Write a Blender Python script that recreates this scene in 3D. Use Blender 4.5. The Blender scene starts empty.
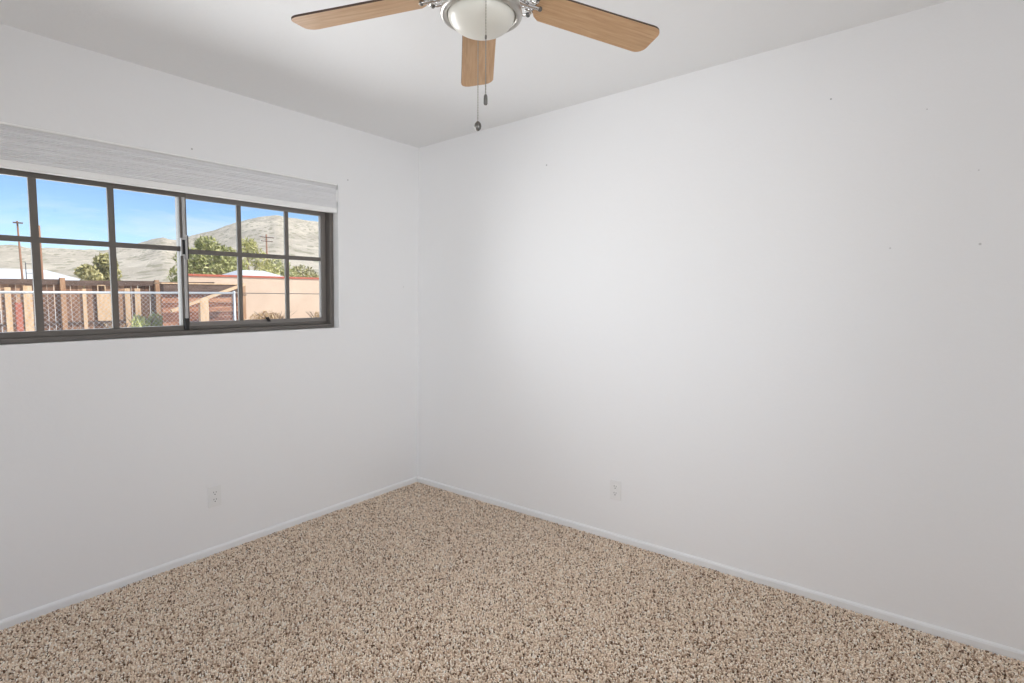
import bpy, bmesh, math, random
from mathutils import Vector, Matrix, noise as mnoise
R = math.radians
SC = bpy.context.scene
COL = SC.collection
random.seed(7)

# ------------------------------------------------------------------ camera
cam = bpy.data.cameras.new('camera'); camo = bpy.data.objects.new('camera', cam); COL.objects.link(camo)
cam.sensor_width = 36.0; cam.lens = 36.0 * 567.623 / 1024.0; cam.clip_start = .05; cam.clip_end = 5000
_yaw, _pit, _rol = 0.641887064, -0.0854029326, 0.00744609566
fw = Vector((math.cos(_yaw)*math.cos(_pit), math.sin(_yaw)*math.cos(_pit), math.sin(_pit)))
r0 = Vector((math.sin(_yaw), -math.cos(_yaw), 0)); u0 = r0.cross(fw)
rr = r0*math.cos(_rol) + u0*math.sin(_rol); uu = -r0*math.sin(_rol) + u0*math.cos(_rol)
camo.matrix_world = Matrix(((rr.x, uu.x, -fw.x, -2.90604), (rr.y, uu.y, -fw.y, -3.05324), (rr.z, uu.z, -fw.z, 1.41563), (0, 0, 0, 1)))
SC.camera = camo

# ------------------------------------------------------------------ light and exposure
SC.view_settings.view_transform = 'Standard'; SC.view_settings.look = 'None'
SC.view_settings.exposure = 0.06; SC.view_settings.gamma = 1.0; SC.view_settings.use_curve_mapping = False
SC.cycles.use_denoising = True
SC.cycles.max_bounces = 14; SC.cycles.diffuse_bounces = 8
SC.cycles.sample_clamp_indirect = 8.0

def nn(t, kind, **kw):
    n = t.nodes.new(kind)
    for k, v in kw.items():
        if k.startswith('i_'):
            n.inputs[k[2:].replace('_', ' ')].default_value = v
        else: setattr(n, k, v)
    return n
W = bpy.data.worlds.new('sky'); SC.world = W; W.use_nodes = True; t = W.node_tree; t.nodes.clear()
L = t.links.new
sky = nn(t, 'ShaderNodeTexSky'); sky.sky_type = 'NISHITA'; sky.sun_disc = False
sky.sun_elevation = R(48); sky.sun_rotation = R(150); sky.air_density = .9; sky.dust_density = .4; sky.ozone_density = 2.5; sky.altitude = 1200
geo = nn(t, 'ShaderNodeTexCoord')
mp = nn(t, 'ShaderNodeMapping'); mp.inputs['Scale'].default_value = (2.2, 2.2, 13.0); L(geo.outputs['Generated'], mp.inputs[0])
nz = nn(t, 'ShaderNodeTexNoise', i_Scale=1.7, i_Detail=7.0, i_Roughness=.58, i_Distortion=.6); L(mp.outputs[0], nz.inputs['Vector'])
rp = nn(t, 'ShaderNodeValToRGB'); rp.color_ramp.elements[0].position = .46; rp.color_ramp.elements[1].position = .86
rp.color_ramp.elements[0].color = (0, 0, 0, 1); rp.color_ramp.elements[1].color = (.85, .85, .85, 1); L(nz.outputs['Fac'], rp.inputs[0])
tint = nn(t, 'ShaderNodeVectorMath', operation='MULTIPLY'); L(sky.outputs[0], tint.inputs[0]); tint.inputs[1].default_value = (.86, .94, 1.07)
bgs = nn(t, 'ShaderNodeBackground', i_Strength=.165); L(tint.outputs[0], bgs.inputs[0])
bgc = nn(t, 'ShaderNodeBackground', i_Strength=1.05); bgc.inputs[0].default_value = (.97, .985, 1, 1)
mx = nn(t, 'ShaderNodeMixShader'); L(rp.outputs[0], mx.inputs[0]); L(bgs.outputs[0], mx.inputs[1]); L(bgc.outputs[0], mx.inputs[2])
wo = nn(t, 'ShaderNodeOutputWorld'); L(mx.outputs[0], wo.inputs[0])

def lamp(name, kind, loc, target=None, energy=10, color=(1, 1, 1), size=None, **kw):
    l = bpy.data.lights.new(name, kind); l.energy = energy; l.color = color
    if size: l.shape = 'RECTANGLE'; l.size, l.size_y = size
    for k, v in kw.items(): setattr(l, k, v)
    o = bpy.data.objects.new(name, l); COL.objects.link(o); o.location = loc
    if target is not None:
        o.rotation_euler = (Vector(target) - Vector(loc)).to_track_quat('-Z', 'Z' if False else 'Y').to_euler()
    return o
SUN_DIR = Vector((.42, -.62, .80))        # towards the sun, behind the house
lamp('sun', 'SUN', (3, -6, 9), (3 - SUN_DIR.x, -6 - SUN_DIR.y, 9 - SUN_DIR.z), 5.0, (1, .955, .88), angle=R(.6))
# added fill lamps behind the camera; openings in wall_back, wall_near made up for them
FILL = (.92, .96, 1)
lamp('daylight_window', 'AREA', (-1.59, .028, 1.55), (-1.59, -5, 1.55), 15.6, (.97, .985, 1), (1.75, .68), spread=R(119))   # sky and sunlit yard in through window_1
lamp('daylight_window_reveals', 'AREA', (-2.2, .55, 1.45), (-.9, -2.2, 1.75), 30, (.97, .985, 1), (2.4, 1.4))
lamp('fill_back_wall', 'AREA', (-3.94, -1.2, 1.3), (0, -1.2, 1.3), 9.9, FILL, (.78, 1.4))  # added fill, no real window known here
lamp('fill_near_wall', 'AREA', (-2.9, -3.94, 1.2), (-.2, -.8, 1.6), 8.2, FILL, (.8, 1.9), spread=R(70))  # added fill, no real doorway known here

# ------------------------------------------------------------------ helpers
def tag(o, label=None, cat=None, group=None, kind=None):
    if label: o['label'] = label
    if cat: o['category'] = cat
    if group: o['group'] = group
    if kind: o['kind'] = kind
    return o
def empty(name, loc=(0, 0, 0), rot=(0, 0, 0)):
    o = bpy.data.objects.new(name, None); COL.objects.link(o); o.location = loc; o.rotation_euler = rot; o.empty_display_size = .1
    return o
class MB:
    def __init__(s): s.bm = bmesh.new(); s.mi = 0
    def face(s, vs):
        try: f = s.bm.faces.new(vs); f.material_index = s.mi; return f
        except ValueError: return None
    def poly(s, pts): return s.face([s.bm.verts.new(p) for p in pts])
    def hexa(s, p):            # eight points: bottom ring 0-3, top ring 4-7
        v = [s.bm.verts.new(q) for q in p]
        for f in ((3, 2, 1, 0), (4, 5, 6, 7), (0, 1, 5, 4), (1, 2, 6, 5), (2, 3, 7, 6), (3, 0, 4, 7)): s.face([v[i] for i in f])
        return s
    def box(s, a, b, M=None):
        (x0, y0, z0), (x1, y1, z1) = a, b
        p = [Vector(q) for q in ((x0, y0, z0), (x1, y0, z0), (x1, y1, z0), (x0, y1, z0), (x0, y0, z1), (x1, y0, z1), (x1, y1, z1), (x0, y1, z1))]
        if M: p = [M @ q for q in p]
        return s.hexa(p)
    def bar(s, a, b, w, h, up=(0, 0, 1)):  # rectangular bar from a to b
        a, b = Vector(a), Vector(b); d = (b - a).normalized(); u = Vector(up)
        x = d.cross(u)
        if x.length < 1e-4: x = d.cross(Vector((1, 0, 0)))
        x.normalize(); u = x.cross(d)
        q = [a - x*w/2 - u*h/2, a + x*w/2 - u*h/2, a + x*w/2 + u*h/2, a - x*w/2 + u*h/2]
        return s.hexa(q + [c + (b - a) for c in q])
    def tube(s, pts, r, n=8, closed=False, caps=True):
        pts = [Vector(p) for p in pts]; N = len(pts); rings = []
        rs = r if isinstance(r, (list, tuple)) else [r]*N
        prev = None
        for i, p in enumerate(pts):
            a = pts[(i - 1) % N] if closed or i > 0 else p; b = pts[(i + 1) % N] if closed or i < N - 1 else p
            d = (b - a).normalized()
            x = prev - d*prev.dot(d) if prev is not None else d.orthogonal()
            if x.length < 1e-5: x = d.orthogonal()
            x.normalize(); prev = x; y = d.cross(x)
            rings.append([s.bm.verts.new(p + (x*math.cos(2*math.pi*k/n) + y*math.sin(2*math.pi*k/n))*rs[i]) for k in range(n)])
        m = N if closed else N - 1
        for i in range(m):
            A, B = rings[i], rings[(i + 1) % N]
            for k in range(n): s.face([A[k], A[(k + 1) % n], B[(k + 1) % n], B[k]])
        if caps and not closed: s.face(rings[0][::-1]); s.face(rings[-1])
        return s
    def lathe(s, prof, n=48, c=(0, 0, 0), M=None):  # profile [(r, z)]
        c = Vector(c); rings = []
        def T(q): q = Vector(q); return (M @ q if M else q) + c
        for r, z in prof:
            if r < 1e-6: rings.append([s.bm.verts.new(T((0, 0, z)))])
            else: rings.append([s.bm.verts.new(T((r*math.cos(2*math.pi*k/n), r*math.sin(2*math.pi*k/n), z))) for k in range(n)])
        for A, B in zip(rings, rings[1:]):
            for k in range(n):
                k2 = (k + 1) % n
                if len(A) == 1 and len(B) == 1: continue
                if len(A) == 1: s.face([A[0], B[k2], B[k]])
                elif len(B) == 1: s.face([A[k], A[k2], B[0]])
                else: s.face([A[k], A[k2], B[k2], B[k]])
        return s
    def prism(s, pts, off):    # polygon pts extruded by off
        a = [s.bm.verts.new(p) for p in pts]; b = [s.bm.verts.new(Vector(p) + Vector(off)) for p in pts]; n = len(pts)
        s.face(a); s.face(b[::-1])
        for i in range(n): s.face([a[(i + 1) % n], a[i], b[i], b[(i + 1) % n]])
        return s
    def build(s, name, mat, parent=None, smooth=False, bevel=0, loc=None, fix=True):
        if fix: bmesh.ops.recalc_face_normals(s.bm, faces=s.bm.faces)
        me = bpy.data.meshes.new(name); s.bm.to_mesh(me); s.bm.free()
        for m in (mat if isinstance(mat, (list, tuple)) else [mat]): me.materials.append(m)
        if smooth: me.polygons.foreach_set('use_smooth', [True]*len(me.polygons))
        o = bpy.data.objects.new(name, me); COL.objects.link(o)
        if parent: o.parent = parent
        if loc: o.location = loc
        if bevel:
            b = o.modifiers.new('bevel', 'BEVEL'); b.width = bevel; b.segments = 2; b.limit_method = 'ANGLE'; b.angle_limit = R(40)
        if smooth and not bevel: pass
        return o

def mat(name, col, rough=.6, metal=0, spec=.5):
    m = bpy.data.materials.new(name); m.use_nodes = True; b = m.node_tree.nodes['Principled BSDF']
    b.inputs['Base Color'].default_value = (*col, 1); b.inputs['Roughness'].default_value = rough; b.inputs['Metallic'].default_value = metal
    b.inputs['Specular IOR Level'].default_value = spec
    return m
def s2l(*c): return tuple((v/255/12.92 if v/255 < .04045 else ((v/255 + .055)/1.055)**2.4) for v in c)
def ramp(t, stops, interp='LINEAR'):
    r = nn(t, 'ShaderNodeValToRGB'); cr = r.color_ramp; cr.interpolation = interp
    while len(cr.elements) < len(stops): cr.elements.new(.5)
    for e, (p, c) in zip(cr.elements, stops): e.position = p; e.color = (*c, 1)
    return r
def noisy(name, stops, scale, rough=.8, detail=5, coord='Object', stretch=(1, 1, 1), bump=0, bscale=None, rand=0, spec=.3):
    m = mat(name, stops[0][1], rough, 0, spec); t = m.node_tree; L = t.links.new; b = t.nodes['Principled BSDF']
    tc = nn(t, 'ShaderNodeTexCoord'); mp = nn(t, 'ShaderNodeMapping'); mp.inputs['Scale'].default_value = stretch
    L(tc.outputs[coord], mp.inputs[0])
    n = nn(t, 'ShaderNodeTexNoise', i_Scale=scale, i_Detail=float(detail), i_Roughness=.6); L(mp.outputs[0], n.inputs['Vector'])
    fac = n.outputs['Fac']
    if rand:
        g = nn(t, 'ShaderNodeNewGeometry'); mm = nn(t, 'ShaderNodeMath', operation='MULTIPLY_ADD'); L(g.outputs['Random Per Island'], mm.inputs[0])
        mm.inputs[1].default_value = rand; 
        ad = nn(t, 'ShaderNodeMath', operation='SUBTRACT'); L(fac, ad.inputs[0]); ad.inputs[1].default_value = rand/2
        L(ad.outputs[0], mm.inputs[2]); fac = mm.outputs[0]
    r = ramp(t, stops); L(fac, r.inputs[0]); L(r.outputs[0], b.inputs['Base Color'])
    if bump:
        n2 = nn(t, 'ShaderNodeTexNoise', i_Scale=bscale or scale*3, i_Detail=4.0); L(mp.outputs[0], n2.inputs['Vector'])
        bp = nn(t, 'ShaderNodeBump', i_Strength=bump, i_Distance=.004); L(n2.outputs['Fac'], bp.inputs['Height']); L(bp.outputs[0], b.inputs['Normal'])
    return m

# ------------------------------------------------------------------ materials of the room
def paint(name, col, spots=(), bump=.22):
    m = mat(name, col, .62, 0, .28); t = m.node_tree; L = t.links.new; b = t.nodes['Principled BSDF']
    g = nn(t, 'ShaderNodeNewGeometry')
    n1 = nn(t, 'ShaderNodeTexNoise', i_Scale=34.0, i_Detail=3.0, i_Roughness=.5); L(g.outputs['Position'], n1.inputs['Vector'])
    n2 = nn(t, 'ShaderNodeTexNoise', i_Scale=140.0, i_Detail=2.0); L(g.outputs['Position'], n2.inputs['Vector'])
    ad = nn(t, 'ShaderNodeMath', operation='MULTIPLY_ADD'); L(n2.outputs['Fac'], ad.inputs[0]); ad.inputs[1].default_value = .35; L(n1.outputs['Fac'], ad.inputs[2])
    bp = nn(t, 'ShaderNodeBump', i_Strength=bump, i_Distance=.003); L(ad.outputs[0], bp.inputs['Height']); L(bp.outputs[0], b.inputs['Normal'])
    if spots:
        acc = None
        for p, r in spots:
            d = nn(t, 'ShaderNodeVectorMath', operation='DISTANCE'); L(g.outputs['Position'], d.inputs[0]); d.inputs[1].default_value = p
            mr = nn(t, 'ShaderNodeMapRange'); mr.inputs['From Min'].default_value = r*.3; mr.inputs['From Max'].default_value = r*1.0
            mr.inputs['To Min'].default_value = 1.0; mr.inputs['To Max'].default_value = 0.0; L(d.outputs['Value'], mr.inputs['Value'])
            if acc is None: acc = mr.outputs[0]
            else:
                mm = nn(t, 'ShaderNodeMath', operation='MAXIMUM'); L(acc, mm.inputs[0]); L(mr.outputs[0], mm.inputs[1]); acc = mm.outputs[0]
        mc = nn(t, 'ShaderNodeMix', data_type='RGBA'); L(acc, mc.inputs['Factor']); mc.inputs['A'].default_value = (*col, 1); mc.inputs['B'].default_value = (.34, .335, .33, 1)
        L(mc.outputs['Result'], b.inputs['Base Color'])
    return m
WALLC = (.86, .86, .865)
M = {}
M['wall_l'] = paint('wall_paint_window_side', WALLC, [((-1.538, -.024, 2.121), .006), ((-.598, -.024, 2.119), .006), ((-.326, -.019, 1.645), .005), ((-.127, -.016, 1.452), .007)])
M['wall_r'] = paint('wall_paint_long_side', WALLC, [((.006, -1.125, 2.182), .006), ((.001, -1.535, 1.897), .004), ((-.002, -1.876, 1.791), .004), ((-.004, -2.626, 2.276), .005),
    ((-.006, -2.604, 2.276), .002), ((-.007, -2.974, 2.169), .003), ((-.010, -3.152, 1.906), .004), ((-.010, -3.125, 1.906), .003), ((-.010, -2.879, 1.616), .006), ((-.012, -3.173, 1.62), .007), ((-.014, -3.027, 1.169), .004)])
M['paint'] = paint('wall_paint', WALLC)
M['ceil'] = paint("ceiling_paint", (.855, .86, .862), bump=.35)
M['trimw'] = mat('white_trim_paint', (.83, .835, .84), .5)
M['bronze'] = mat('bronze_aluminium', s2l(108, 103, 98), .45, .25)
M['bronze_pale'] = mat('pale_bronze_aluminium', s2l(132, 127, 123), .42, .3)  # paler bronze tone, for the right-hand sash
M['alu'] = mat('bare_aluminium', s2l(185, 183, 182), .4, .6)
M['dark'] = mat('black_plastic', (.012, .012, .013), .5)
M['plastic'] = mat('white_plastic', (.82, .82, .815), .35)
M['slot'] = mat('outlet_slot_shadow', (.05, .05, .05), .6)
M['vinyl'] = mat('glossy_white_vinyl', (.92, .92, .91), .25)
M['nickel'] = mat('brushed_nickel', (.54, .52, .485), .36, 1.0)
M['steel'] = mat('polished_steel', (.72, .71, .70), .16, 1.0)
M['chain'] = mat('chain_metal', (.40, .38, .34), .35, .9)
M['fob'] = mat('dark_pewter', (.16, .155, .145), .4, .7)
M['bowl'] = mat('frosted_glass', (.71, .695, .63), .32, 0, .5)

def glass():
    m = bpy.data.materials.new('window_glass'); m.use_nodes = True; t = m.node_tree; t.nodes.clear(); L = t.links.new
    tr = nn(t, 'ShaderNodeBsdfTransparent'); tr.inputs[0].default_value = (.97, .985, .98, 1); gl = nn(t, 'ShaderNodeBsdfGlossy', i_Roughness=.02)
    fr = nn(t, 'ShaderNodeFresnel', i_IOR=1.45); mx = nn(t, 'ShaderNodeMixShader'); L(fr.outputs[0], mx.inputs[0]); L(tr.outputs[0], mx.inputs[1]); L(gl.outputs[0], mx.inputs[2])
    o = nn(t, 'ShaderNodeOutputMaterial'); L(mx.outputs[0], o.inputs[0]); return m
M['glass'] = glass()

def shade_fabric():
    m = mat('shade_fabric', (.80, .80, .81), .7); b = m.node_tree.nodes['Principled BSDF']
    return m
M['shade'] = shade_fabric()

def carpet():
    m = mat('frieze_carpet', (.4, .32, .25), .95, 0, .1); t = m.node_tree; L = t.links.new; b = t.nodes['Principled BSDF']
    g = nn(t, 'ShaderNodeNewGeometry')
    ns = nn(t, 'ShaderNodeTexNoise', i_Scale=120.0, i_Detail=1.0); L(g.outputs['Position'], ns.inputs['Vector'])
    av = nn(t, 'ShaderNodeVectorMath', operation='MULTIPLY_ADD'); L(ns.outputs['Color'], av.inputs[0]); av.inputs[1].default_value = (.012, .012, .012); L(g.outputs['Position'], av.inputs[2])
    v = nn(t, 'ShaderNodeTexVoronoi', i_Scale=122.0); L(av.outputs[0], v.inputs['Vector'])
    sx = nn(t, 'ShaderNodeSeparateColor'); L(v.outputs['Color'], sx.inputs[0])
    r = ramp(t, [(0, s2l(92, 70, 52)), (.10, s2l(122, 97, 76)), (.30, s2l(168, 143, 121)), (.55, s2l(192, 170, 149)), (.82, s2l(214, 195, 177)), (1, s2l(236, 222, 207))])
    L(sx.outputs[0], r.inputs[0])
    big = nn(t, 'ShaderNodeTexNoise', i_Scale=3.2, i_Detail=4.0); L(g.outputs['Position'], big.inputs['Vector'])
    mr = nn(t, 'ShaderNodeMapRange'); mr.inputs['From Min'].default_value = .3; mr.inputs['From Max'].default_value = .7; mr.inputs['To Min'].default_value = .90; mr.inputs['To Max'].default_value = 1.07
    L(big.outputs['Fac'], mr.inputs['Value'])
    ml = nn(t, 'ShaderNodeVectorMath', operation='SCALE'); L(r.outputs[0], ml.inputs[0]); L(mr.outputs[0], ml.inputs['Scale']); L(ml.outputs[0], b.inputs['Base Color'])
    bp = nn(t, 'ShaderNodeBump', i_Strength=.9, i_Distance=.006); bp.invert = True; L(v.outputs['Distance'], bp.inputs['Height']); L(bp.outputs[0], b.inputs['Normal'])
    return m
M['carpet'] = carpet()

def wood(name, stops, scale=5.0, stretch=(1.2, 16, 16)):
    m = mat(name, stops[0][1], .42, 0, .35); t = m.node_tree; L = t.links.new; b = t.nodes['Principled BSDF']
    tc = nn(t, 'ShaderNodeTexCoord'); oi = nn(t, 'ShaderNodeObjectInfo')
    mp = nn(t, 'ShaderNodeMapping'); mp.inputs['Scale'].default_value = stretch; L(tc.outputs['Object'], mp.inputs[0])
    cb = nn(t, 'ShaderNodeCombineXYZ'); mu = nn(t, 'ShaderNodeMath', operation='MULTIPLY'); L(oi.outputs['Random'], mu.inputs[0]); mu.inputs[1].default_value = 40
    L(mu.outputs[0], cb.inputs[0]); L(mu.outputs[0], cb.inputs[1]); L(cb.outputs[0], mp.inputs['Location'])
    n = nn(t, 'ShaderNodeTexNoise', i_Scale=scale, i_Detail=6.0, i_Roughness=.62, i_Distortion=.9); L(mp.outputs[0], n.inputs['Vector'])
    r = ramp(t, stops); L(n.outputs['Fac'], r.inputs[0]); L(r.outputs[0], b.inputs['Base Color'])
    return m
M['oak'] = wood('light_oak', [(.25, s2l(176, 138, 102)), (.5, s2l(194, 157, 119)), (.75, s2l(209, 175, 139))])
M['blade_edge'] = mat('dark_blade_edge', s2l(74, 54, 42), .5)

# ------------------------------------------------------------------ the room
EX, EY, RA, GX, GY, HC = .0156, -.02757, -.00715, -.00895, -.04462, 2.44
XB, YN = -3.95, -3.95           # the two walls behind the camera
BT = .012                       # baseboard thickness
def yl(z): return BT + (EY - BT)*z/HC                          # inner face of wall_left at height z
def xr(y, z): return BT + (EX - BT)*z/HC + math.sin(RA)*(-y)   # inner face of wall_right
def zc(x, y): return HC + GX*(x - EX) + GY*(y - EY)
def structure(o): o['kind'] = 'structure'; return o

WX0, WX1, WZ0, WZ1 = -2.50, -.672, 1.186, 2.084    # the window opening
def wall_with_hole(name, P, depth, x0, x1, h0, h1, ztop0, ztop1, m):
    """P(u, z, d): point at u along the wall, height z, depth d outwards; hole h0=(u0,z0), h1=(u1,z1)"""
    b = MB()
    def ring(d):
        out = [P(x0, 0, d), P(x1, 0, d), P(x1, ztop1, d), P(x0, ztop0, d)]
        hol = [P(h0[0], h0[1], d), P(h1[0], h0[1], d), P(h1[0], h1[1], d), P(h0[0], h1[1], d)]
        return [b.bm.verts.new(p) for p in out], [b.bm.verts.new(p) for p in hol]
    A, a = ring(0); B, c = ring(depth)
    for i in range(4):
        j = (i + 1) % 4
        b.face([A[i], A[j], a[j], a[i]]); b.face([B[j], B[i], c[i], c[j]])
        b.face([a[i], a[j], c[j], c[i]]); b.face([A[j], A[i], B[i], B[j]])
    return structure(b.build(name, m))
wall_with_hole('wall_left', lambda u, z, d: (u, yl(z) + d, z), .16, XB - .16, .175, (WX0, WZ0), (WX1, WZ1), zc(XB, 0) + .02, zc(0, 0) + .02, M['wall_l'])
b = MB()
p = [(xr(yy, z) + dx, yy, z) for dx in (0, .16) for (yy, z) in ((.12, -.03), (YN - .16, -.03), (YN - .16, zc(0, YN) + .03), (.12, zc(0, 0) + .02))]
b.hexa([p[0], p[1], p[2], p[3], p[4], p[5], p[6], p[7]]); structure(b.build('wall_right', M['wall_r']))
wall_with_hole('wall_back', lambda u, z, d: (XB - d, u, z), .16, YN - .16, yl(1), (-1.62, .58), (-.78, 2.02), zc(XB, YN) + .03, zc(XB, 0) + .02, M['paint'])  # hole added to go with the back fill lamp
wall_with_hole('wall_near', lambda u, z, d: (u, YN - d, z), .16, XB, .0, (-3.32, .005), (-2.48, 2.06), zc(XB, YN) + .03, zc(0, YN) + .03, M['paint'])  # hole added to go with the near fill lamp
b = MB()
cs = [(XB - .18, .52), (.22, .52), (.22, YN - .18), (XB - .18, YN - .18)]   # unseen eave added past the window wall to lengthen the house shadow
b.hexa([(x, y, zc(x, y)) for x, y in cs] + [(x, y, zc(x, y) + .15) for x, y in cs]); structure(b.build('ceiling', M['ceil']))
b = MB(); b.box((XB - .17, YN - .17, -.13), (.20, .20, -.013)); structure(b.build('floor', M['carpet']))

import numpy as np
def carpet_pile():
    """cut-pile carpet: every yarn tuft is a small leaning tapered tube, all in one uncountable mesh"""
    g = np.random.default_rng(5); st = .0068
    X, Y = np.meshgrid(np.arange(XB + .01, .010, st), np.arange(YN + .01, .010, st), indexing='ij')
    X = X.ravel() + g.uniform(-.42, .42, X.size)*st; Y = Y.ravel() + g.uniform(-.42, .42, Y.size)*st
    k = (X + Y > -5.3) & (X < .008) & (Y < .008); X, Y = X[k], Y[k]; n = X.size
    sw = .5*np.sin(X*2.3 + 1.1*np.sin(Y*1.7)) + .5*np.sin(Y*3.1 + X*1.3)        # gentle nap: brushed this way and that
    ang = g.uniform(0, 2*np.pi, n); lean = g.uniform(.0005, .0065, n); h = .0120 + .0008*sw + g.normal(0, .0012, n)
    dx, dy = np.cos(ang)*lean + .002*sw, np.sin(ang)*lean; r = g.uniform(.0029, .0045, n)
    V = np.empty((n, 9, 3), np.float32)
    for q in range(4):
        c, s_ = np.cos(ang + q*np.pi/2), np.sin(ang + q*np.pi/2)
        V[:, q] = np.stack([X + c*r*.6, Y + s_*r*.6, np.full(n, -.0128)], 1)
        V[:, 4 + q] = np.stack([X + dx*.7 + c*r, Y + dy*.7 + s_*r, -.0128 + h*.80], 1)
    V[:, 8] = np.stack([X + dx, Y + dy, -.0128 + h], 1)
    F = []
    for q in range(4):
        q2 = (q + 1) % 4; F += [(q, q2, 4 + q2), (q, 4 + q2, 4 + q), (4 + q, 4 + q2, 8)]
    F = np.array(F, np.int32); idx = (F[None] + (np.arange(n, dtype=np.int32)*9)[:, None, None]).reshape(-1)
    me = bpy.data.meshes.new('carpet'); me.vertices.add(n*9); me.vertices.foreach_set('co', V.reshape(-1))
    me.loops.add(idx.size); me.loops.foreach_set('vertex_index', idx); nf = idx.size//3; me.polygons.add(nf)
    me.polygons.foreach_set('loop_start', np.arange(nf, dtype=np.int32)*3); me.polygons.foreach_set('loop_total', np.full(nf, 3, np.int32))
    me.polygons.foreach_set('use_smooth', np.ones(nf, bool)); me.update(calc_edges=True); me.materials.append(M['yarn'])
    o = bpy.data.objects.new('carpet', me); COL.objects.link(o)
    tag(o, 'beige and brown flecked cut-pile carpet covering the whole floor', 'carpet', kind='stuff'); return o
def yarn():
    m = mat('flecked_yarn', (.4, .32, .25), .95, 0, .1); t = m.node_tree; L = t.links.new; b = t.nodes['Principled BSDF']
    g = nn(t, 'ShaderNodeNewGeometry')
    r = ramp(t, YARN); L(g.outputs['Random Per Island'], r.inputs[0]); L(r.outputs[0], b.inputs['Base Color']); return m
YARN = [(0, s2l(96, 75, 57)), (.10, s2l(146, 120, 98)), (.19, s2l(206, 181, 158)), (.50, s2l(239, 219, 197)), (.80, s2l(251, 236, 217)), (1, s2l(255, 250, 241))]
M['yarn'] = yarn()
carpet_pile()

def baseboard(name, a, bb, inward):
    a, bb, n = Vector(a), Vector(bb), Vector(inward)
    prof = [(0, -.03), (1, -.03), (1, .024), (.8, .031), (.4, .035), (0, .035)]
    m = MB(); ra_ = [[m.bm.verts.new(q + n*(-.003 + (BT + .003)*o) + Vector((0, 0, z))) for o, z in prof] for q in (a, bb)]
    for i in range(len(prof)): m.face([ra_[0][i], ra_[0][(i + 1) % 6], ra_[1][(i + 1) % 6], ra_[1][i]])
    m.face(ra_[0][::-1]); m.face(ra_[1]); return structure(m.build(name, M['trimw']))
baseboard('baseboard_left', (XB, BT, 0), (0, BT, 0), (0, -1, 0))
baseboard('baseboard_right', (BT, 0, 0), (BT + math.sin(RA)*(-YN), YN, 0), (-1, 0, 0))

# ------------------------------------------------------------------ the window in wall_left
TILT = math.atan((BT - EY)/HC)
win = empty('window_1', (0, BT, 0), (TILT, 0, 0)); structure(win)
FZ0, FZ1 = 1.187, 1.925        # frame bottom; its head runs on above the shade's lower edge
FT = 2.082
Y0 = .048                      # front of the frame, behind the wall face
fr = MB()
X0, X1 = WX0 + .004, WX1 - .004
fr.box((X0, Y0, FT - .035), (X1, Y0 + .085, FT))                 # head
fr.box((X0, Y0, FZ0), (X1, Y0 + .085, FZ0 + .022))                # sill track
fr.box((X0, Y0 + .035, FZ0 + .022), (X1, Y0 + .085, FZ0 + .040))
fr.box((X0, Y0, FZ0 + .022), (X0 + .028, Y0 + .085, FT - .035))
fr.box((X1 - .026, Y0, FZ0 + .022), (X1, Y0 + .085, FT - .035))
fr.build('window_frame', M['bronze'], win, bevel=.002)
XM = -1.568                    # meeting stile
HB = 1.885                     # head rail of the sashes, just under the shade
def sash(x0, x1, y, bars, frame_mat, stile_w0, stile_w1, zb):
    f = MB(); d = .024
    f.box((x0, y, zb), (x1, y + d, zb + .026)); f.box((x0, y, HB), (x1, y + d, FT - .036))
    f.box((x0, y, zb + .026), (x0 + stile_w0, y + d, HB)); f.box((x1 - stile_w1, y, zb + .026), (x1, y + d, HB))
    so = f.build('sash', frame_mat, win, bevel=.0015)
    g = MB(); zm = 1.626 if x0 < -2 else 1.616
    for bx, w in bars: g.box((bx - w/2, y + .004, zb + .02), (bx + w/2, y + .017, HB + .005))
    g.box((x0 + stile_w0 - .003, y + .003, zm - .012), (x1 - stile_w1 + .003, y + .018, zm + .012))
    g.build('muntin_grid', M['bronze'], so)
    q = MB(); q.box((x0 + .01, y + .009, zb + .01), (x1 - .01, y + .012, FT - .05)); q.build('pane', M['glass'], so)
    return so
sash(XM - .012, X1 - .028, Y0 + .040, [(-1.258, .023), (-.970, .023)], M['bronze_pale'], .036, .036, FZ0 + .036)
sash(X0 + .028, XM + .020, Y0 + .012, [(-1.878, .026), (-2.163, .028)], M['bronze'], .03, .034, FZ0 + .022)
st = MB(); st.box((XM - .004, Y0 + .002, FZ0 + .05), (XM + .010, Y0 + .013, HB)); st.build('stile_trim', M['alu'], win, bevel=.002)
lt = MB()
lz = 1.635
lt.box((XM - .020, Y0 - .006, lz - .045), (XM + .012, Y0 + .002, lz - .037)); lt.box((XM - .020, Y0 - .006, lz + .037), (XM + .012, Y0 + .002, lz + .045))
lt.box((XM - .020, Y0 - .006, lz - .037), (XM - .013, Y0 + .002, lz + .037)); lt.box((XM + .003, Y0 - .006, lz - .062), (XM + .013, Y0 + .002, lz + .062))
lo = lt.build('latch', M['alu'], win, bevel=.001)
lt = MB(); lt.box((XM - .012, Y0 - .002, lz - .036), (XM + .002, Y0 + .002, lz + .036)); lt.box((XM + .016, Y0 + .002, lz - .06), (XM + .021, Y0 + .013, lz + .06)); lt.build('latch_recess', M['dark'], lo)
lt = MB(); lt.box((XM - .010, Y0 + .0, FZ0 + .024), (XM + .012, Y0 + .012, FZ0 + .085)); lt.build('corner_stop', M['dark'], win, bevel=.002)
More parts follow.
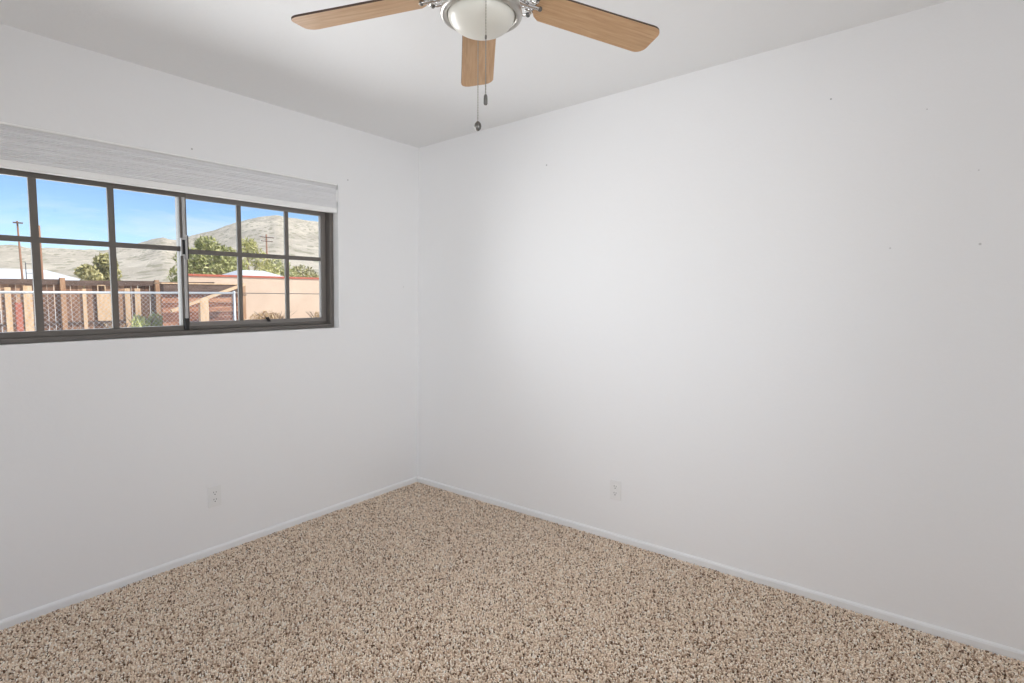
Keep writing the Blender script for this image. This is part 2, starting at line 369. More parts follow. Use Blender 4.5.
lt = MB(); lt.hexa([(-1.105, Y0 + .03, FZ0 + .05), (-1.088, Y0 + .03, FZ0 + .05), (-1.088, Y0 + .04, FZ0 + .05), (-1.105, Y0 + .04, FZ0 + .05),
                    (-1.124, Y0 + .026, FZ0 + .074), (-1.104, Y0 + .026, FZ0 + .077), (-1.104, Y0 + .036, FZ0 + .077), (-1.124, Y0 + .036, FZ0 + .074)])
lt.build('sash_catch', M['dark'], win, bevel=.002)

# plain white casings of the openings added to go with the fill lamps
b = MB()
for a, c in (((XB - .10, -1.62, .58), (XB - .06, -1.58, 2.02)), ((XB - .10, -.82, .58), (XB - .06, -.78, 2.02)), ((XB - .10, -1.58, .58), (XB - .06, -.82, .62)), ((XB - .10, -1.58, 1.98), (XB - .06, -.82, 2.02)), ((XB - .10, -1.58, 1.28), (XB - .06, -.82, 1.32))): b.box(a, c)
structure(b.build('added_fill_window', M['trimw']))
b = MB()
for a, c in (((-3.40, YN - .004, 0), (-3.32, YN + .016, 2.14)), ((-2.48, YN - .004, 0), (-2.40, YN + .016, 2.14)), ((-3.32, YN - .004, 2.06), (-2.48, YN + .016, 2.14))): b.box(a, c)
structure(b.build('trim_1', M['trimw'], bevel=.004))

# ------------------------------------------------------------------ the raised shade
sh = empty('window_shade', (0, BT, 0), (TILT, 0, 0))
tag(sh, 'white pleated shade raised into the top of the window opening', 'window shade')
SX0, SX1 = WX0 + .006, WX1 - .010
def sweep(prof, x0, x1, name, m, parent, smooth=False, bevel=0, drop=0):
    k = MB(); n = len(prof)
    A = [k.bm.verts.new((x0, y, z - drop)) for y, z in prof]; B = [k.bm.verts.new((x1, y, z)) for y, z in prof]
    for i in range(n): k.face([A[i], A[(i + 1) % n], B[(i + 1) % n], B[i]])
    k.face(A[::-1]); k.face(B); return k.build(name, m, parent, smooth, bevel)
sweep([(-.003, 2.0838), (-.0075, 2.0815), (-.0085, 2.077), (-.007, 2.073), (-.001, 2.0705), (.006, 2.069), (.044, 2.069), (.044, 2.0835)], SX0, SX1, 'headrail', M['vinyl'], sh)
prof = []
z = 2.069; k = 0; rs_ = random.Random(4)
while z > 1.942:
    h_ = rs_.uniform(.0045, .0095); f_ = rs_.uniform(.001, .0045)
    prof += [(.007, z), (f_, z - h_*.35), (f_ + .0005, z - h_*.7), (.0065, z - h_)]; z -= h_ + .0002; k += 1
prof += [(.043, z), (.043, 2.069)]
sweep(prof, SX0, SX1, 'pleat_stack', M['shade'], sh)
sweep([(.003, z), (.001, z - .004), (.002, z - .026), (.006, z - .030), (.040, z - .030), (.043, z - .026), (.043, z)], SX0, SX1, 'bottom_rail', M['vinyl'], sh)
b = MB(); b.box((SX1 - .001, .001, 1.972), (SX1 + .008, .012, 2.050)); b.build('end_light_streak', M['vinyl'], sh, bevel=.003)  # white strip standing in for light leaking past the shade end

# ------------------------------------------------------------------ outlets
def outlet(P, label):          # built facing -Y at the origin, P: matrix
    o = empty('wall_outlet'); o.matrix_world = P; tag(o, label, 'outlet', 'white duplex outlets')
    b = MB(); b.box((-.035, -.006, -.0575), (.035, .0, .0575)); pl = b.build('cover_plate', M['plastic'], o, bevel=.003)
    for q in (1, -1):
        b = MB(); pts = []
        for k in range(20):
            a = 2*math.pi*k/20; pts.append((.0165*math.cos(a), -.0062, q*.0195 + max(-.0135, min(.0135, .0165*math.sin(a)))))
        b.prism(pts, (0, -.0022, 0)); rc = b.build('receptacle', M['plastic'], o)
        for kind, x0_, x1_, h_ in (('slot', -.0076, -.0052, .0085), ('slot', .0052, .0076, .0075)):
            b = MB(); b.box((x0_, -.0089, q*.0195 + .0005), (x1_, -.0084, q*.0195 + h_)); b.build(kind, M['slot'], rc)
        b = MB(); b.lathe([(0, 0), (.0028, 0), (.0028, .0005), (0, .0005)], 12, (0, -.0084, q*.0195 - .0072), Matrix.Rotation(R(90), 4, 'X')); b.build('ground_hole', M['slot'], rc)
    b = MB(); b.lathe([(0, .0016), (.002, .0013), (.0034, 0)], 14, (0, -.006, 0), Matrix.Rotation(R(90), 4, 'X')); b.build('screw', M['plastic'], o)
    return o
outlet(Matrix.Translation((-1.480, yl(.313), .313)) @ Matrix.Rotation(TILT, 4, 'X'), 'white duplex wall outlet low on the wall under the window')
outlet(Matrix.Translation((xr(-1.633, .292), -1.633, .292)) @ Matrix.Rotation(R(-90) + RA, 4, 'Z'), 'white duplex wall outlet low on the long windowless wall')

# ------------------------------------------------------------------ ceiling fan
FC = Vector((-1.649, -2.0, 2.25))
fan = empty('ceiling_fan', FC, (-.023, .032, 0)); tag(fan, 'five-blade ceiling fan with light oak blades and a frosted bowl light', 'ceiling fan')
FM = Matrix.Translation(FC) @ fan.rotation_euler.to_matrix().to_4x4(); FI = FM.inverted()
b = MB(); b.lathe([(0, .30), (.068, .30), (.070, .285), (.062, .245), (.040, .222), (.018, .215), (0, .215)], 40); b.build('canopy', M['nickel'], fan, True)
b = MB(); b.lathe([(0, .225), (.013, .225), (.013, .13), (0, .13)], 20); b.build('downrod', M['nickel'], fan, True)
b = MB(); b.lathe([(0, .145), (.045, .143), (.075, .128), (.098, .100), (.107, .070), (.109, .040), (.105, .018), (.092, .004), (.072, -.006), (0, -.008)], 56); b.build('motor_housing', M['nickel'], fan, True)
b = MB(); b.lathe([(0, -.010), (.070, -.008), (.088, -.016), (.103, -.034), (.109, -.056), (.1125, -.070), (.1115, -.077), (.106, -.080), (.100, -.079), (.0945, -.076), (.0935, -.066), (.080, -.050), (0, -.040)], 64); b.build('light_fitter', M['nickel'], fan, True)
b = MB(); pr = [(.0915, -.058), (.0922, -.072)]
for i in range(1, 15):
    a = R(90)*i/14; pr.append((.0922*math.cos(a) if i < 14 else 0, -.072 - .054*math.sin(a)))
b.lathe(pr, 64); b.build('light_bowl', M['bowl'], fan, True)

def blade_pts():
    w = lambda r: .057*(1 + .305*(r - .4))
    R0, R1, rc = .165, .568, .032
    pts = [(R0 + .012, -w(R0) + .012), (R0 + .03, -w(R0 + .03))]
    pts += [(R1 - .15, -w(R1 - .15))]
    for k in range(7):
        a = R(-90 + 15*k); pts.append((R1 - rc + rc*math.cos(a), -w(R1) + rc + rc*math.sin(a)))
    for k in range(7):
        a = R(15*k); pts.append((R1 - rc + rc*math.cos(a), w(R1) - rc + rc*math.sin(a)))
    pts += [(R1 - .15, w(R1 - .15)), (R0 + .03, w(R0 + .03)), (R0 + .012, w(R0) - .012), (R0, w(R0) - .03), (R0, -w(R0) + .03)]
    return pts
b = MB(); pts = blade_pts(); n = len(pts)
va = [b.bm.verts.new((x, y, -.003)) for x, y in pts]; vb = [b.bm.verts.new((x, y, .003)) for x, y in pts]
b.face(va[::-1]); b.face(vb); b.mi = 1
for i in range(n): b.face([va[i], va[(i + 1) % n], vb[(i + 1) % n], vb[i]])
blade0 = b.build('blade', [M['oak'], M['blade_edge']], fan)
b = MB()                        # the open scroll iron that carries the blade
for q in (1, -1):
    b.tube([(.085, q*.010, .012), (.098, q*.014, .003), (.112, q*.028, -.004), (.128, q*.040, -.007), (.145, q*.041, -.0075), (.158, q*.034, -.0075), (.161, q*.022, -.0075), (.152, q*.015, -.0075), (.140, q*.019, -.0075)], [.006, .006, .0055, .005, .005, .005, .005, .0045, .004], 8)
    b.tube([(.112, q*.026, -.004), (.124, q*.015, -.007), (.138, q*.004, -.0075)], .0045, 8)
b.tube([(.080, 0, .012), (.100, 0, .0), (.120, 0, -.006), (.172, 0, -.0075), (.184, 0, -.0068)], [.012, .010, .007, .006, .004], 10)
iron0 = b.build('blade_iron', M['steel'], fan, True)
b = MB(); b.lathe([(0, -.0155), (.004, -.0145), (.0062, -.012), (.0062, -.005)], 14); screw0 = b.build('screw', M['fob'], iron0, True, loc=(.178, 0, 0))
def copy_to(o, parent, loc):
    c = o.copy(); COL.objects.link(c); c.parent = parent; c.location = loc; return c
for q in (.034, -.034): copy_to(screw0, iron0, (.156, q, 0))
TH0, PT, DR = 1.982, -.186, math.atan(.064)
for k in range(5):
    rot = Matrix.Rotation(TH0 - k*R(72), 4, 'Z') @ Matrix.Rotation(DR, 4, 'Y') @ Matrix.Rotation(PT, 4, 'X')
    if k == 0: bl, ir = blade0, iron0
    else:
        bl = blade0.copy(); COL.objects.link(bl); bl.parent = fan
        ir = iron0.copy(); COL.objects.link(ir); ir.parent = fan
        for q in ((.178, 0, 0), (.156, .034, 0), (.156, -.034, 0)): copy_to(screw0, ir, q)
    bl.matrix_local = rot; ir.matrix_local = rot
UD = Vector((-.767, -.642, 0)); UP = Vector((.642, -.767, 0))       # from the fan towards the camera; sideways
def pull_chain(base, z0, z1, fobprof, conn=None):
    pts = [Vector((base.x, base.y, z0 + (z1 - z0)*i/24)) for i in range(25)]
    loc = [FI @ q for q in pts]
    b = MB(); b.tube(loc, .0011, 6)
    n_b = int((z0 - z1)/.0075)
    for i in range(n_b): b.lathe([(0, .002), (.0017, .001), (.0017, -.001), (0, -.002)], 6, FI @ Vector((base.x, base.y, z0 - .0075*i)))
    c = b.build('pull_chain', M['chain'], fan)
    b = MB(); b.lathe(fobprof, 20, FI @ Vector((base.x, base.y, z1))); b.build('fob', M['fob'], c, True)
    if conn: b = MB(); b.lathe([(0, .006), (.0022, .005), (.0028, 0), (.0022, -.005), (0, -.006)], 12, FI @ Vector((base.x, base.y, conn))); b.build('connector', M['fob'], c, True)
pull_chain(FC + UD*.106 + UP*.0115, 2.185, 1.930, [(0, .002), (.003, .001), (.0048, -.003), (.0052, -.012), (.0052, -.022), (.004, -.025), (0, -.026)], 2.075)
pull_chain(FC - UD*.1165 - UP*.010, 2.185, 1.926, [(0, .003), (.0045, .001), (.0092, -.005), (.0108, -.0125), (.0092, -.020), (.0045, -.0255), (0, -.027)])

# ------------------------------------------------------------------ outside: ground and hills
def hz(x, y):                    # yard level
    return .18*max(0, min(1, (y - 2)/8)) - .12
M['sand'] = noisy('desert_sand', [(.3, (.66, .61, .54)), (.7, (.78, .73, .66))], 1.6, .95, bump=.3, bscale=12)
b = MB(); xs = [-60 + 4*i for i in range(41)]; ys = [.17] + [2, 4, 6, 8, 10] + [14 + 4*i for i in range(17)]
G = [[b.bm.verts.new((x, y, hz(x, y))) for x in xs] for y in ys]
for j in range(len(ys) - 1):
    for i in range(len(xs) - 1): b.face([G[j][i], G[j][i + 1], G[j + 1][i + 1], G[j + 1][i]])
structure(b.build('ground', M['sand']))
RIDGE = [(115, .04), (100, .046), (88, .052), (81.75, .0512), (78.56, .0600), (76.27, .0612), (72.06, .0608), (71.52, .0642), (69.99, .0728), (68.18, .0863), (67.24, .0830), (66.33, .0882), (64.70, .0989), (63.02, .1114), (61.96, .1188), (60.72, .1264), (59.11, .1328), (58.01, .1293), (56.62, .1258), (54.75, .1226), (49.77, .1313), (40, .10), (30, .07), (15, .05)]
def ridge(az):
    for (a1, e1), (a0, e0) in zip(RIDGE, RIDGE[1:]):
        if a0 <= az <= a1: return e0 + (e1 - e0)*(az - a0)/(a1 - a0)
    return .045
def hill_mat():
    m = mat('dry_hillside', (.6, .55, .47), .95, 0, .1); t = m.node_tree; L = t.links.new; b = t.nodes['Principled BSDF']
    g = nn(t, 'ShaderNodeNewGeometry')
    hm = nn(t, 'ShaderNodeMapping'); hm.vector_type = 'TEXTURE'; hm.inputs['Rotation'].default_value = (0, 0, R(62)); hm.inputs['Scale'].default_value = (3.6, 1.0, .8); L(g.outputs['Position'], hm.inputs[0])
    a = nn(t, 'ShaderNodeTexNoise', i_Scale=.06, i_Detail=9.0, i_Roughness=.72); L(hm.outputs[0], a.inputs['Vector'])
    r = ramp(t, [(.30, (.42, .36, .275)), (.5, (.60, .52, .41)), (.70, (.77, .675, .54))]); L(a.outputs['Fac'], r.inputs[0])
    v = nn(t, 'ShaderNodeTexVoronoi', i_Scale=.27); L(hm.outputs[0], v.inputs['Vector'])
    d = nn(t, 'ShaderNodeTexNoise', i_Scale=.045, i_Detail=3.0); L(g.outputs['Position'], d.inputs['Vector'])
    th = nn(t, 'ShaderNodeMath', operation='MULTIPLY'); L(d.outputs['Fac'], th.inputs[0]); th.inputs[1].default_value = .68
    lt_ = nn(t, 'ShaderNodeMath', operation='LESS_THAN'); L(v.outputs['Distance'], lt_.inputs[0]); L(th.outputs[0], lt_.inputs[1])
    sc = nn(t, 'ShaderNodeMath', operation='MULTIPLY'); L(lt_.outputs[0], sc.inputs[0]); sc.inputs[1].default_value = .72
    mc = nn(t, 'ShaderNodeMix', data_type='RGBA'); L(sc.outputs[0], mc.inputs['Factor']); L(r.outputs[0], mc.inputs['A']); mc.inputs['B'].default_value = (.34, .31, .21, 1)
    L(mc.outputs['Result'], b.inputs['Base Color'])
    bp = nn(t, 'ShaderNodeBump', i_Strength=.5, i_Distance=3.0); L(a.outputs['Fac'], bp.inputs['Height']); L(bp.outputs[0], b.inputs['Normal'])
    return m
M['hill'] = hill_mat()
b = MB(); C0 = Vector((-2.9, -3.05, 0)); azs = [15 + .3*i for i in range(334)]; rs = [70*(1.0645**i) for i in range(41)]
H = []
for r in rs:
    row = []
    for az in azs:
        s = max(0, min(1, (r - 75)/620)); e = ridge(az)*620
        base = e*(s**1.15)*1.015 if r <= 700 else e*(1 - (r - 700)/450)
        p = C0 + Vector((math.cos(R(az)), math.sin(R(az)), 0))*r
        nzv = mnoise.fractal(Vector((p.x*.012, p.y*.012, 0)), 1.0, 2.0, 5)
        f = s*(1 - s)*4 if r < 690 else .25
        zz = base*1.03 + 1.4*s + nzv*7*f*(.3 + s) + mnoise.fractal(Vector((p.x*.06, p.y*.06, 3)), 1.0, 2.0, 4)*1.6*s
        row.append(b.bm.verts.new((p.x, p.y, .0 + zz)))
    H.append(row)
for j in range(len(rs) - 1):
    for i in range(len(azs) - 1): b.face([H[j][i], H[j][i + 1], H[j + 1][i + 1], H[j + 1][i]])
structure(b.build('hills', M['hill'], smooth=True))

# ------------------------------------------------------------------ outside: fences and wall
M['post_wood'] = noisy('post_timber', [(.3, s2l(160, 118, 88)), (.7, s2l(196, 156, 122))], 6, .85, stretch=(3, 3, .5))
M['cedar'] = noisy('weathered_cedar', [(.12, s2l(104, 78, 62)), (.38, s2l(138, 102, 80)), (.60, s2l(162, 124, 98)), (.88, s2l(198, 158, 126))], 6, .85, stretch=(3, 3, .5), rand=.62)
M['pale_wood'] = noisy('pale_timber', [(.3, s2l(205, 165, 125)), (.7, s2l(232, 200, 164))], 6, .8, stretch=(3, 3, .6))
M['dark_wood'] = noisy('dark_timber', [(.3, s2l(84, 66, 58)), (.7, s2l(122, 100, 88))], 5, .85, stretch=(.6, 3, 3))
M['galv'] = mat('galvanised_steel', (.62, .63, .64), .45, .6)
M['stucco'] = noisy('peach_stucco', [(.3, s2l(209, 181, 157)), (.7, s2l(221, 195, 171))], 1.2, .9, bump=.3, bscale=40)
M['cap'] = mat('terracotta', s2l(186, 96, 72), .7)
M['white_roof'] = mat('white_roofing', (.85, .85, .86), .5)
M['bark'] = noisy('grey_bark', [(.3, (.16, .115, .08)), (.7, (.30, .23, .17))], 8, .9)
M['pole'] = noisy('utility_pole_wood', [(.3, s2l(140, 100, 78)), (.7, s2l(176, 132, 104))], 4, .8, stretch=(3, 3, .3))

wf = empty('wooden_fence', (3, 14, .06)); tag(wf, 'weathered brown board fence behind the chain link, with some pale boards', 'fence')
def W3(o, q): return Vector(q) - o.location
ps = [-2.6, -.4, 1.62, 3.70, 5.25]
rnd = random.Random(3)
for a, c in zip(ps, ps[1:]):
    b = MB(); x = a + .05
    while x < c - .05:
        w = rnd.uniform(.115, .145); top = 1.60 + .03*math.sin(x*1.3) + rnd.uniform(-.02, .02); y = 14 + rnd.uniform(-.012, .012)
        tl = rnd.uniform(-.014, .014)
        p = [(x, y, .07), (x + w, y, .07), (x + w, y + .018, .07), (x, y + .018, .07)]
        p = [W3(wf, q) for q in p]; b.hexa(p + [q + Vector((tl, 0, top - .07 + rnd.uniform(-.006, .006))) for q in p]); x += w + rnd.uniform(.006, .020)
    b.build('board_panel', M['cedar'], wf)
    b = MB(); b.bar(W3(wf, (a, 13.97, .60)), W3(wf, (c, 13.97, .60)), .04, .06); b.build('lower_rail', M['dark_wood'], wf)
    b = MB(); b.bar(W3(wf, (a, 13.965, 1.575)), W3(wf, (c, 13.965, 1.60)), .06, .13); b.build('top_rail', M['dark_wood'], wf)
for q, h_ in zip(ps, (1.66, 1.66, 1.70, 1.69, 1.62)):
    b = MB(); b.bar(W3(wf, (q, 13.92, .05)), W3(wf, (q, 13.92, h_)), .10, .09, (0, 1, 0)); b.build('post', M['post_wood'], wf)
for x0, x1, zt, zb in ((.88, 1.04, 1.50, .1), (2.32, 2.62, 1.36, .63), (2.94, 3.06, 1.46, .1), (3.17, 3.30, 1.46, .1), (.55, .66, 1.46, .1), (2.02, 2.10, 1.44, .1)):
    b = MB(); b.box(W3(wf, (x0, 13.935, zb)), W3(wf, (x1, 13.955, zt))); o = b.build('pale_board', M['pale_wood'], wf); o['label'] = 'newer pale board nailed over the fence'
b = MB()
fx = [(2.34, 1.36), (2.34, 1.53), (2.50, 1.53), (2.50, 1.36)]
for q0, q1 in zip(fx, fx[1:]): b.bar(W3(wf, (q0[0], 13.92, q0[1])), W3(wf, (q1[0], 13.92, q1[1])), .02, .02, (0, 1, 0))
b.build('wire_frame', M['pale_wood'], wf)
# chain link fence, wires as real round mesh
cl = empty('chain_link_fence', (-1.5, 3.5, 0)); tag(cl, 'galvanised chain link fence with a top rail between window and board fence', 'fence')
b = MB(); b.tube([W3(cl, (-3.4, 3.5, 1.388)), W3(cl, (.458, 3.5, 1.390))], .012, 10); b.build('top_rail', M['galv'], cl, True)
b = MB()
z0, z1, x0, x1, st_ = .30, 1.375, -2.6, .45, .044
hh = z1 - z0
for sgn in (1, -1):
    k = -int(hh/st_/1) - 1
    while x0 + k*st_ < x1 + hh:
        xa = x0 + k*st_; a = Vector((xa, 3.5 + .002*sgn, z0)); c = Vector((xa + sgn*hh, 3.5 + .002*sgn, z1))
        lo_, hi_ = 0.0, 1.0
        d = (c - a)
        ta, tb = sorted(((x0 - a.x)/d.x, (x1 - a.x)/d.x)); lo_, hi_ = max(0, ta), min(1, tb)
        if hi_ - lo_ > .02: b.tube([W3(cl, a + d*lo_), W3(cl, a + d*hi_)], .0014, 3, caps=False)
        k += 1
b.build('wire_mesh', M['galv'], cl, fix=False)
for px, rr_ in ((-3.3, .025), (-1.55, .02), (.458, .015)):
    if px == -1.55: continue
    b = MB(); b.tube([W3(cl, (px, 3.5, -.05)), W3(cl, (px, 3.5, 1.40))], rr_, 12); b.lathe([(0, .016), (.010, .013), (.017, .004), (.017, -.01)], 12, W3(cl, (px, 3.5, 1.40))); b.build('post', M['galv'], cl, True)
tw = empty('tension_wire', (.484, 3.5, 1.388)); tag(tw, 'single thin dark wire running right from the chain link end post', 'wire')
M['wire'] = mat('dark_wire', (.10, .09, .085), .6, .4)
b = MB(); b.tube([(0, 0, .002), (.6, 0, -.002), (1.3, 0, -.006), (2.4, 0, -.002), (3.4, 0, 0)], .0045, 6); b.build('wire_strand', M['wire'], tw)
b = MB(); b.tube([(.05, -.006, .0), (.07, -.012, -.018), (.10, -.012, -.022), (.115, -.01, -.018)], .006, 6); b.build('wire_tail', M['wire'], tw)

gw = empty('garden_wall', (10, 16.5, 0)); tag(gw, 'long peach stucco garden wall with a terracotta cap', 'wall')
b = MB(); b.box(W3(gw, (5.55, 16.4, -.15)), W3(gw, (15.5, 16.6, 1.885))); b.build('stucco_face', M['stucco'], gw)
b = MB(); b.box(W3(gw, (5.51, 16.36, 1.885)), W3(gw, (15.54, 16.64, 1.955))); b.build('cap', M['cap'], gw, bevel=.01)

# lean-to of timber beyond the end of the board fence
ln = empty('timber_lean_to', (4.6, 12.3, .06)); tag(ln, 'low brown timber lean-to with a sloping pale rafter', 'shed')
b = MB(); b.bar(W3(ln, (3.25, 12, .91)), W3(ln, (5.12, 12, 1.60)), .09, .07); b.build('rafter', M['pale_wood'], ln)
for qx in (4.02,):
    b = MB(); b.box(W3(ln, (qx - .10, 11.95, .04)), W3(ln, (qx + .11, 12.06, 1.20))); b.build('post', M['pale_wood'], ln)
b = MB(); z = .12
while z < 1.34:
    b.box(W3(ln, (3.3, 12.62 + rnd.uniform(-.01, .01), z)), W3(ln, (5.30, 12.65, z + .115))); z += .123
b.build('board_back', noisy('reddish_timber', [(.2, s2l(112, 70, 52)), (.5, s2l(158, 104, 76)), (.85, s2l(206, 150, 112))], 4, .85, stretch=(.7, 3, 3), rand=.5), ln)
b = MB(); b.box(W3(ln, (3.3, 12.50, 1.38)), W3(ln, (5.30, 12.70, 1.58))); b.build('fascia_board', M['dark_wood'], ln)
b = MB(); b.box(W3(ln, (3.25, 12.48, 1.58)), W3(ln, (5.34, 12.95, 1.61))); b.build('roof_edge', M['pale_wood'], ln)
b = MB(); b.bar(W3(ln, (5.28, 12.4, .05)), W3(ln, (5.28, 12.4, 1.56)), .10, .10, (0, 1, 0)); b.build('post', M['post_wood'], ln)
sp = empty('stake', (.49, 12.6, .06)); tag(sp, 'short reddish stake standing before the board fence', 'stake')
b = MB(); b.bar((0, 0, 0), (0, 0, 1.07), .11, .06, (0, 1, 0)); b.build('stake_shaft', noisy('red_painted_wood', [(.3, s2l(170, 92, 74)), (.7, s2l(196, 120, 98))], 6), sp)

# ------------------------------------------------------------------ poles, roofs
def pole(loc, h, r, label, arms, lean=0):
    o = empty('utility_pole', loc); tag(o, label, 'utility pole')
    b = MB(); b.tube([(0, 0, 0), (lean*.5, 0, h*.5), (lean, 0, h)], [r, r*.88, r*.72], 10); b.build('pole_shaft', M['pole'], o, True)
    for z, w in arms:
        b = MB(); b.bar((lean - w/2, -.1, z), (lean + w/2, -.1, z), .07, .05 + .02*w); ca = b.build('crossarm', M['dark_wood'], o)
        for q in (-.46, -.2, .2, .46):
            b = MB(); k_ = min(1, w*.5); b.lathe([(0, .16*k_), (.03*k_, .15*k_), (.045*k_, .09*k_), (.03*k_, .05*k_), (.02*k_, 0)], 8, (lean + q*w, -.1, z + .05)); b.build('insulator', M['galv'], ca, True)
    return o
pole((4.50, 30, 0), 4.45, .050, 'thin utility pole with small top arm at far left of the window', [(4.36, .34)], -.09)
pole((5.66, 32, 0), 4.5, .07, 'red-brown pole half hidden behind the thick left window bar', [])
pole((33.5, 60, .2), 7.8, .11, 'dark distant utility pole with two crossarms in front of the hill', [(7.45, 1.7), (7.0, 1.4)])
sg = empty('metal_stand', (4.28, 28, 0)); tag(sg, 'small dark metal stand by the thin pole above the board fence', 'stand')
for dx in (-.13, .13): b = MB(); b.tube([(dx, 0, 0), (dx, 0, 2.55)], .018, 8); b.build('upright', M['bronze'], sg)
for zz in (2.1, 2.5): b = MB(); b.tube([(-.13, 0, zz), (.13, 0, zz)], .015, 8); b.build('crossbar', M['bronze'], sg)
def shed(loc, w, d, h, rise, label):
    o = empty('house', loc); tag(o, label, 'house')
    b = MB(); b.box((-w/2, -d/2, 0), (w/2, d/2, h)); b.build('walls', M['stucco'], o)
    b = MB(); A = [(-w/2 - .3, -d/2 - .3, h), (w/2 + .3, -d/2 - .3, h), (w/2 + .3, d/2 + .3, h), (-w/2 - .3, d/2 + .3, h), (-w/2*.7, 0, h + rise), (w/2*.7, 0, h + rise)]
    v = [b.bm.verts.new(q) for q in A]
    for f in ((3, 2, 1, 0), (0, 1, 5, 4), (1, 2, 5), (2, 3, 4, 5), (3, 0, 4)): b.face([v[i] for i in f])
    b.build('roof', M['white_roof'], o); return o
shed((6.9, 48, 0), 8.2, 6, 2.0, .80, 'low house with a long white roof beyond the board fence')
shed((10.55, 21.6, 0), 1.7, 2.2, 1.97, .36, 'low house with a small white roof beyond the peach wall')

# ------------------------------------------------------------------ trees and shrubs
def leafmat(name, stops): 
    m = noisy(name, stops, 3.0, .8, rand=.55); return m
M['pine'] = leafmat('olive_leaves', [(.2, s2l(136, 132, 84)), (.5, s2l(176, 166, 112)), (.8, s2l(214, 202, 152))])
M['pine2'] = leafmat('pine_needles', [(.2, s2l(134, 138, 84)), (.5, s2l(178, 176, 116)), (.8, s2l(220, 214, 160))])
M['yucca'] = leafmat('yucca_leaves', [(.2, s2l(140, 140, 80)), (.5, s2l(196, 190, 120)), (.8, s2l(238, 228, 168))])
M['weed'] = leafmat('green_weeds', [(.2, s2l(176, 182, 108)), (.5, s2l(210, 212, 140)), (.8, s2l(238, 236, 180))])
M['dry'] = leafmat('dry_brush', [(.2, s2l(150, 118, 82)), (.5, s2l(196, 164, 122)), (.8, s2l(228, 204, 168))])
def clump_leaves(b, c, rad, n, size, rnd, up=0.0, thin=.35):
    for _ in range(n):
        while True:
            d = Vector((rnd.uniform(-1, 1), rnd.uniform(-1, 1), rnd.uniform(-1, 1)))
            if d.length <= 1: break
        p = Vector(c) + Vector((d.x*rad[0], d.y*rad[1], d.z*rad[2]))
        a = Vector((rnd.gauss(0, 1), rnd.gauss(0, 1), rnd.gauss(0, 1) + up)).normalized(); q = a.orthogonal().normalized()
        q = Matrix.Rotation(rnd.uniform(0, 6.28), 3, a) @ q
        s = size*rnd.uniform(.6, 1.3)
        b.poly([p - a*s*.5, p + q*s*thin*.5, p + a*s*.5, p - q*s*thin*.5])
def tree(loc, h, clumps, m, label, leaf=.28, n=220, trunk=.12, group=None, stretch=.35, up=0.):
    rnd = random.Random(int(loc[0]*100)); o = empty('tree', loc); tag(o, label, 'tree', group)
    b = MB(); b.tube([(0, 0, 0), (.05, 0, h*.35), (-.03, .02, h*.7), (0, 0, h*.9)], [trunk, trunk*.8, trunk*.5, trunk*.2], 9)
    for c, rad in clumps: b.tube([(0, 0, h*.35), tuple(v*.6 + w for v, w in zip(c, (0, 0, h*.15))), c], [trunk*.45, trunk*.3, trunk*.12], 6)
    b.build('trunk', M['bark'], o, True)
    b = MB()
    for c, rad in clumps: clump_leaves(b, c, rad, n, leaf, rnd, up, stretch)
    b.build('crown', m, o, fix=False); return o
tree((5.85, 25, 0), 2.8, [((.25, 0, 2.55), (.42, .5, .40)), ((-.40, 0, 2.12), (.42, .5, .34)), ((.40, .1, 2.1), (.40, .5, .5)), ((.05, 0, 1.7), (.72, .6, .42))], M['pine'], 'round olive-green tree above the board fence left of the meeting stile', .22, 640)
tree((10.3, 25, 0), 3.9, [((0, 0, 3.5), (.55, .5, .5)), ((-.75, 0, 2.9), (.75, .7, .5)), ((.75, 0, 3.1), (.8, .7, .5)), ((.9, 0, 2.35), (.95, .8, .55)), ((-.9, 0, 2.1), (.9, .8, .6)), ((0, 0, 2.5), (1.2, .9, .7))], M['pine2'], 'tallest dark green pine, just right of the meeting stile', .26, 560)
tree((13.9, 28, 0), 4.1, [((0, 0, 3.9), (.5, .5, .45)), ((-.7, 0, 3.1), (.7, .6, .5)), ((.6, 0, 3.3), (.6, .6, .55)), ((-1.3, 0, 2.6), (.7, .6, .5)), ((1.1, 0, 2.6), (.7, .6, .5)), ((0, 0, 2.4), (1.3, .8, .6))], M['yucca'], 'spiky yellow-green tree behind the small white roof', .40, 240, .14, None, .14, .5)
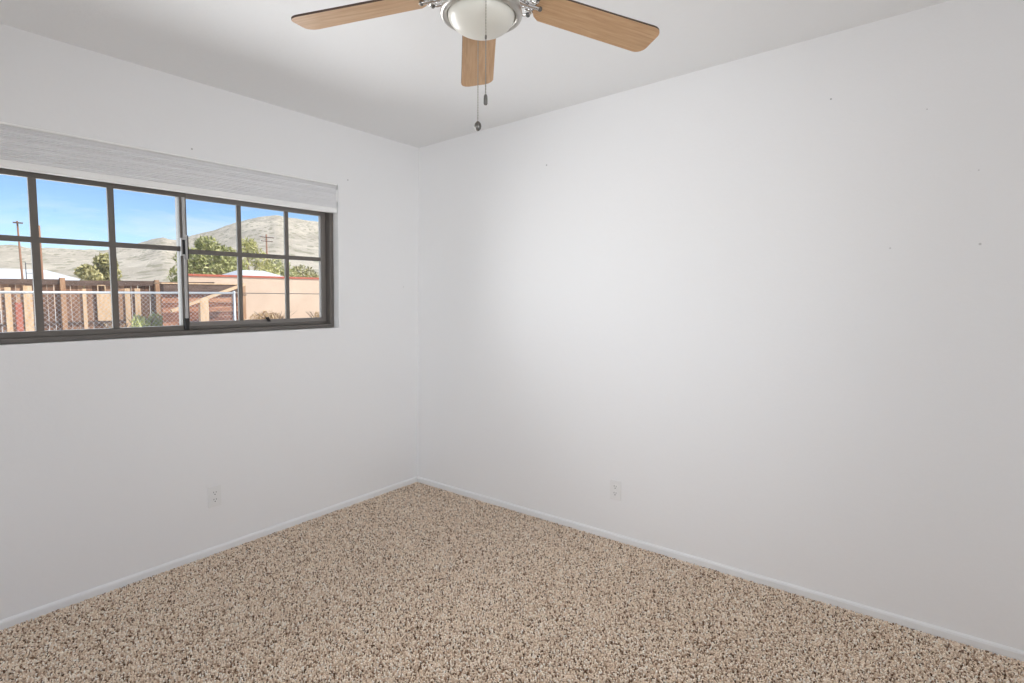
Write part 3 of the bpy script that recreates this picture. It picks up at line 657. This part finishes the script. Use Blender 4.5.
tree((16.3, 29, 0), 3.3, [((0, 0, 2.9), (.8, .6, .5)), ((.7, 0, 2.4), (.6, .6, .5)), ((-.6, 0, 2.4), (.6, .6, .5))], M['pine2'], 'small dark tree at the right behind the peach wall', .24, 330)
tree((18.6, 30, 0), 3.0, [((0, 0, 2.6), (.8, .6, .55)), ((.8, 0, 2.2), (.8, .6, .5)), ((-.5, 0, 2.1), (.7, .6, .5))], M['pine'], 'pale green shrubby tree at the right end of the peach wall', .24, 330)
def shrub(loc, rad, n, m, label, leaf, cat='shrub', up=1.4):
    rnd = random.Random(int(loc[0]*77 + 5)); o = empty('shrub', loc); tag(o, label, cat)
    b = MB()
    for k in range(14):
        a = rnd.uniform(0, 6.28); b.tube([(0, 0, 0), (math.cos(a)*rad[0]*.4, math.sin(a)*rad[1]*.4, rad[2]*.9), (math.cos(a)*rad[0]*.8, math.sin(a)*rad[1]*.8, rad[2]*1.6)], [.012, .009, .004], 5)
    b.build('stems', M['bark'], o)
    b = MB()
    for k in range(7):
        q = (rnd.uniform(-.62, .62)*rad[0], rnd.uniform(-.5, .5)*rad[1], rad[2]*rnd.uniform(.35, 1.25)); clump_leaves(b, q, (rad[0]*.42, rad[1]*.45, rad[2]*.55), n//7, leaf, rnd, up, .2)
    b.build('foliage', m, o, fix=False); return o
shrub((3.12, 13.30, .06), (.50, .34, .44), 1900, M['weed'], 'bright green weed growing at the foot of the board fence', .16)
shrub((7.9, 15.2, .06), (.95, .5, .42), 1300, M['dry'], 'dry tan brush against the middle of the peach wall', .16)
shrub((9.75, 15.4, .06), (.65, .45, .38), 700, M['dry'], 'dry tan brush against the right end of the peach wall', .16)
shrub((4.85, 11.3, .06), (.5, .35, .36), 900, M['dry'], 'dry brush piled under the end of the sloping rafter', .16)
shrub((2.45, 13.1, .06), (.30, .3, .34), 300, M['dry'], 'small dry brush clump in front of the pale fence board', .14)
shrub((3.25, 11.3, .06), (.4, .30, .36), 600, M['dry'], 'dry brush at the low end of the sloping rafter', .14)
